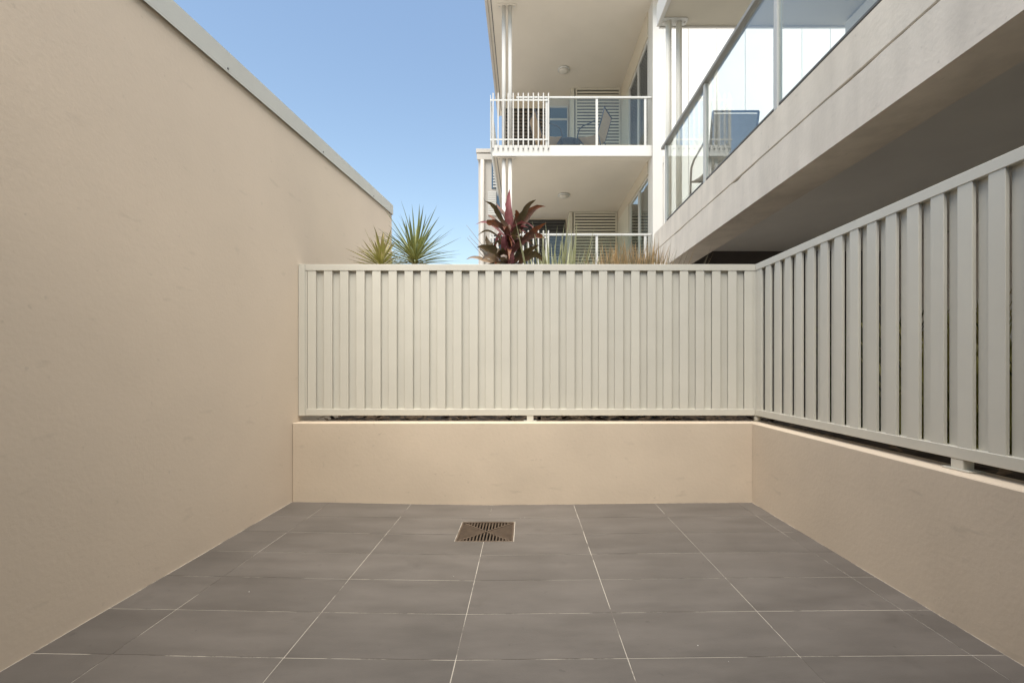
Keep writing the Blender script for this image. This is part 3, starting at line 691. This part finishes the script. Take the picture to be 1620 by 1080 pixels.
for i in range(30):       # more leaves round the stem, towards and away from the camera
    az = i * 2.4; h = rnd.uniform(368, 440); L = rnd.uniform(.12, .28)
    p0 = PX(804, h, D); d = Vector((math.cos(az), math.sin(az), 0))
    b = MB(); b.leaf(p0, p0 + d * L * .6 + Vector((0, 0, L * .55)), p0 + d * L + Vector((0, 0, L * rnd.uniform(-.1, .55))), 0.050, fold=.25, seg=10, wob=.006, rag=.22, hook=rnd.choice([0, .2, .5]))
    put('leaf', b, rnd.choice(['leaf_olive', 'leaf_bronze', 'leaf_olive', 'leaf_red']), co)
for a, z_ in (((763, 388), (738, 356)), ((760, 392), (742, 373)), ((758, 398), (739, 376)), ((806, 335), (794, 313))):
    put('twig', MB().tube([PX(a[0] + 12, a[1] + 14, D), PX(*a, D), PX(*z_, D + .05)], 0.0035, 6, 0.0018), 'twig_grey', co)

# strappy grasses: the blades of one tuft cannot be counted
def tuft(name, label, base, n, length, width, m, spread, seed, up=0.5, minf=0.6, rise=0.0, mix=None):
    rnd = random.Random(seed)
    t = thing(name, label, 'plant', base, group='planter plants behind the fence')
    b = MB(); b2 = MB()
    for i in range(n):
        az = rnd.uniform(0, 2 * math.pi); el = math.asin(rnd.uniform(up, 0.995)); d = blade_dir(el, az)
        o = Vector((rnd.uniform(-1, 1) * spread[0], rnd.uniform(-1, 1) * spread[1], 0))
        L = length * rnd.uniform(minf, 1.05); p0 = Vector(base) + o
        if rise > 0: q = rnd.uniform(0, rise); p0 = p0 + Vector((0, 0, q)); L = max(0.35, L - q)
        p1 = p0 + d * L * .55 + Vector((0, 0, .1 * L)); p2 = p0 + d * L + Vector((0, 0, -rnd.uniform(0, .25) * L * (1 - d.z)))
        (b2 if mix and rnd.random() < 0.42 else b).leaf(p0, p1, p2, width * rnd.uniform(.6, 1.2), fold=.2, seg=5, basew=.7, peak=.3)
    put('blades', b, m, t, kind='stuff')
    if mix: put('blades', b2, mix, t, kind='stuff')
tuft('flax_clump', 'pale yellow green strappy clump right of the burgundy plant', (0.29, 4.4, 0.555), 110, 1.74, 0.032, 'leaf_pale', (.14, .08), 21, up=0.94, minf=.84)
tuft('straw_grass', 'orange straw coloured grass clump above the right half of the fence', (0.97, 4.2, 0.555), 900, 1.54, 0.015, 'leaf_straw', (.23, .12), 22, up=0.93, minf=.86, rise=1.1, mix='leaf_olivestraw')
for k, (y, lab) in enumerate(((0.9, 'nearest green strappy plant behind the right fence'), (1.75, 'second green strappy plant from the camera behind the right fence'),
                              (2.55, 'third green strappy plant from the camera behind the right fence'), (3.35, 'green strappy plant behind the corner of the right fence'))):
    tuft('strappy_plant', lab, (2.42 + 0.06 * (k % 2), y, 0.553), 170, 1.0, 0.03, 'leaf_green' if k % 2 else 'leaf_yellow', (.12, .3), 30 + k, up=0.87)
# mulch chips on the soil
rnd = random.Random(4); b = MB()
for i in range(1600):
    x = rnd.uniform(XL + .05, 2.8); y = rnd.uniform(3.6, 4.8) if x < 1.9 else rnd.uniform(0, 4.8)
    s = rnd.uniform(.012, .05); z = 0.556 + rnd.uniform(0, .02) + abs(rnd.gauss(0, .02)); a = rnd.uniform(0, 6.3); u = Vector((math.cos(a), math.sin(a), rnd.uniform(-.3, .5))) * s; v = Vector((-math.sin(a), math.cos(a), rnd.uniform(-.3, .5))) * s * .35
    p = Vector((x, y, z)); vv = [b.bm.verts.new(p + q) for q in (-u - v, u - v, u + v, -u + v)]; b.bm.faces.new(vv)
put('mulch', b, 'mulch', kind='stuff')

# grit and specks lying on the tiles
rnd = random.Random(9); b = MB()
for i in range(22):
    x = rnd.uniform(XL + .1, XR - .1); y = rnd.uniform(0.3, 3.35); s = rnd.uniform(.001, .0025); z = fz(x, y)
    if DX0 - .02 < x < DX1 + .02 and DY0 - .02 < y < DY1 + .02: continue
    b.lathe([(s, 0.0), (s * .9, s * .4), (s * .3, s * .7)], (x, y, z), 6)
put('grit', b, 'clad_white', kind='stuff')
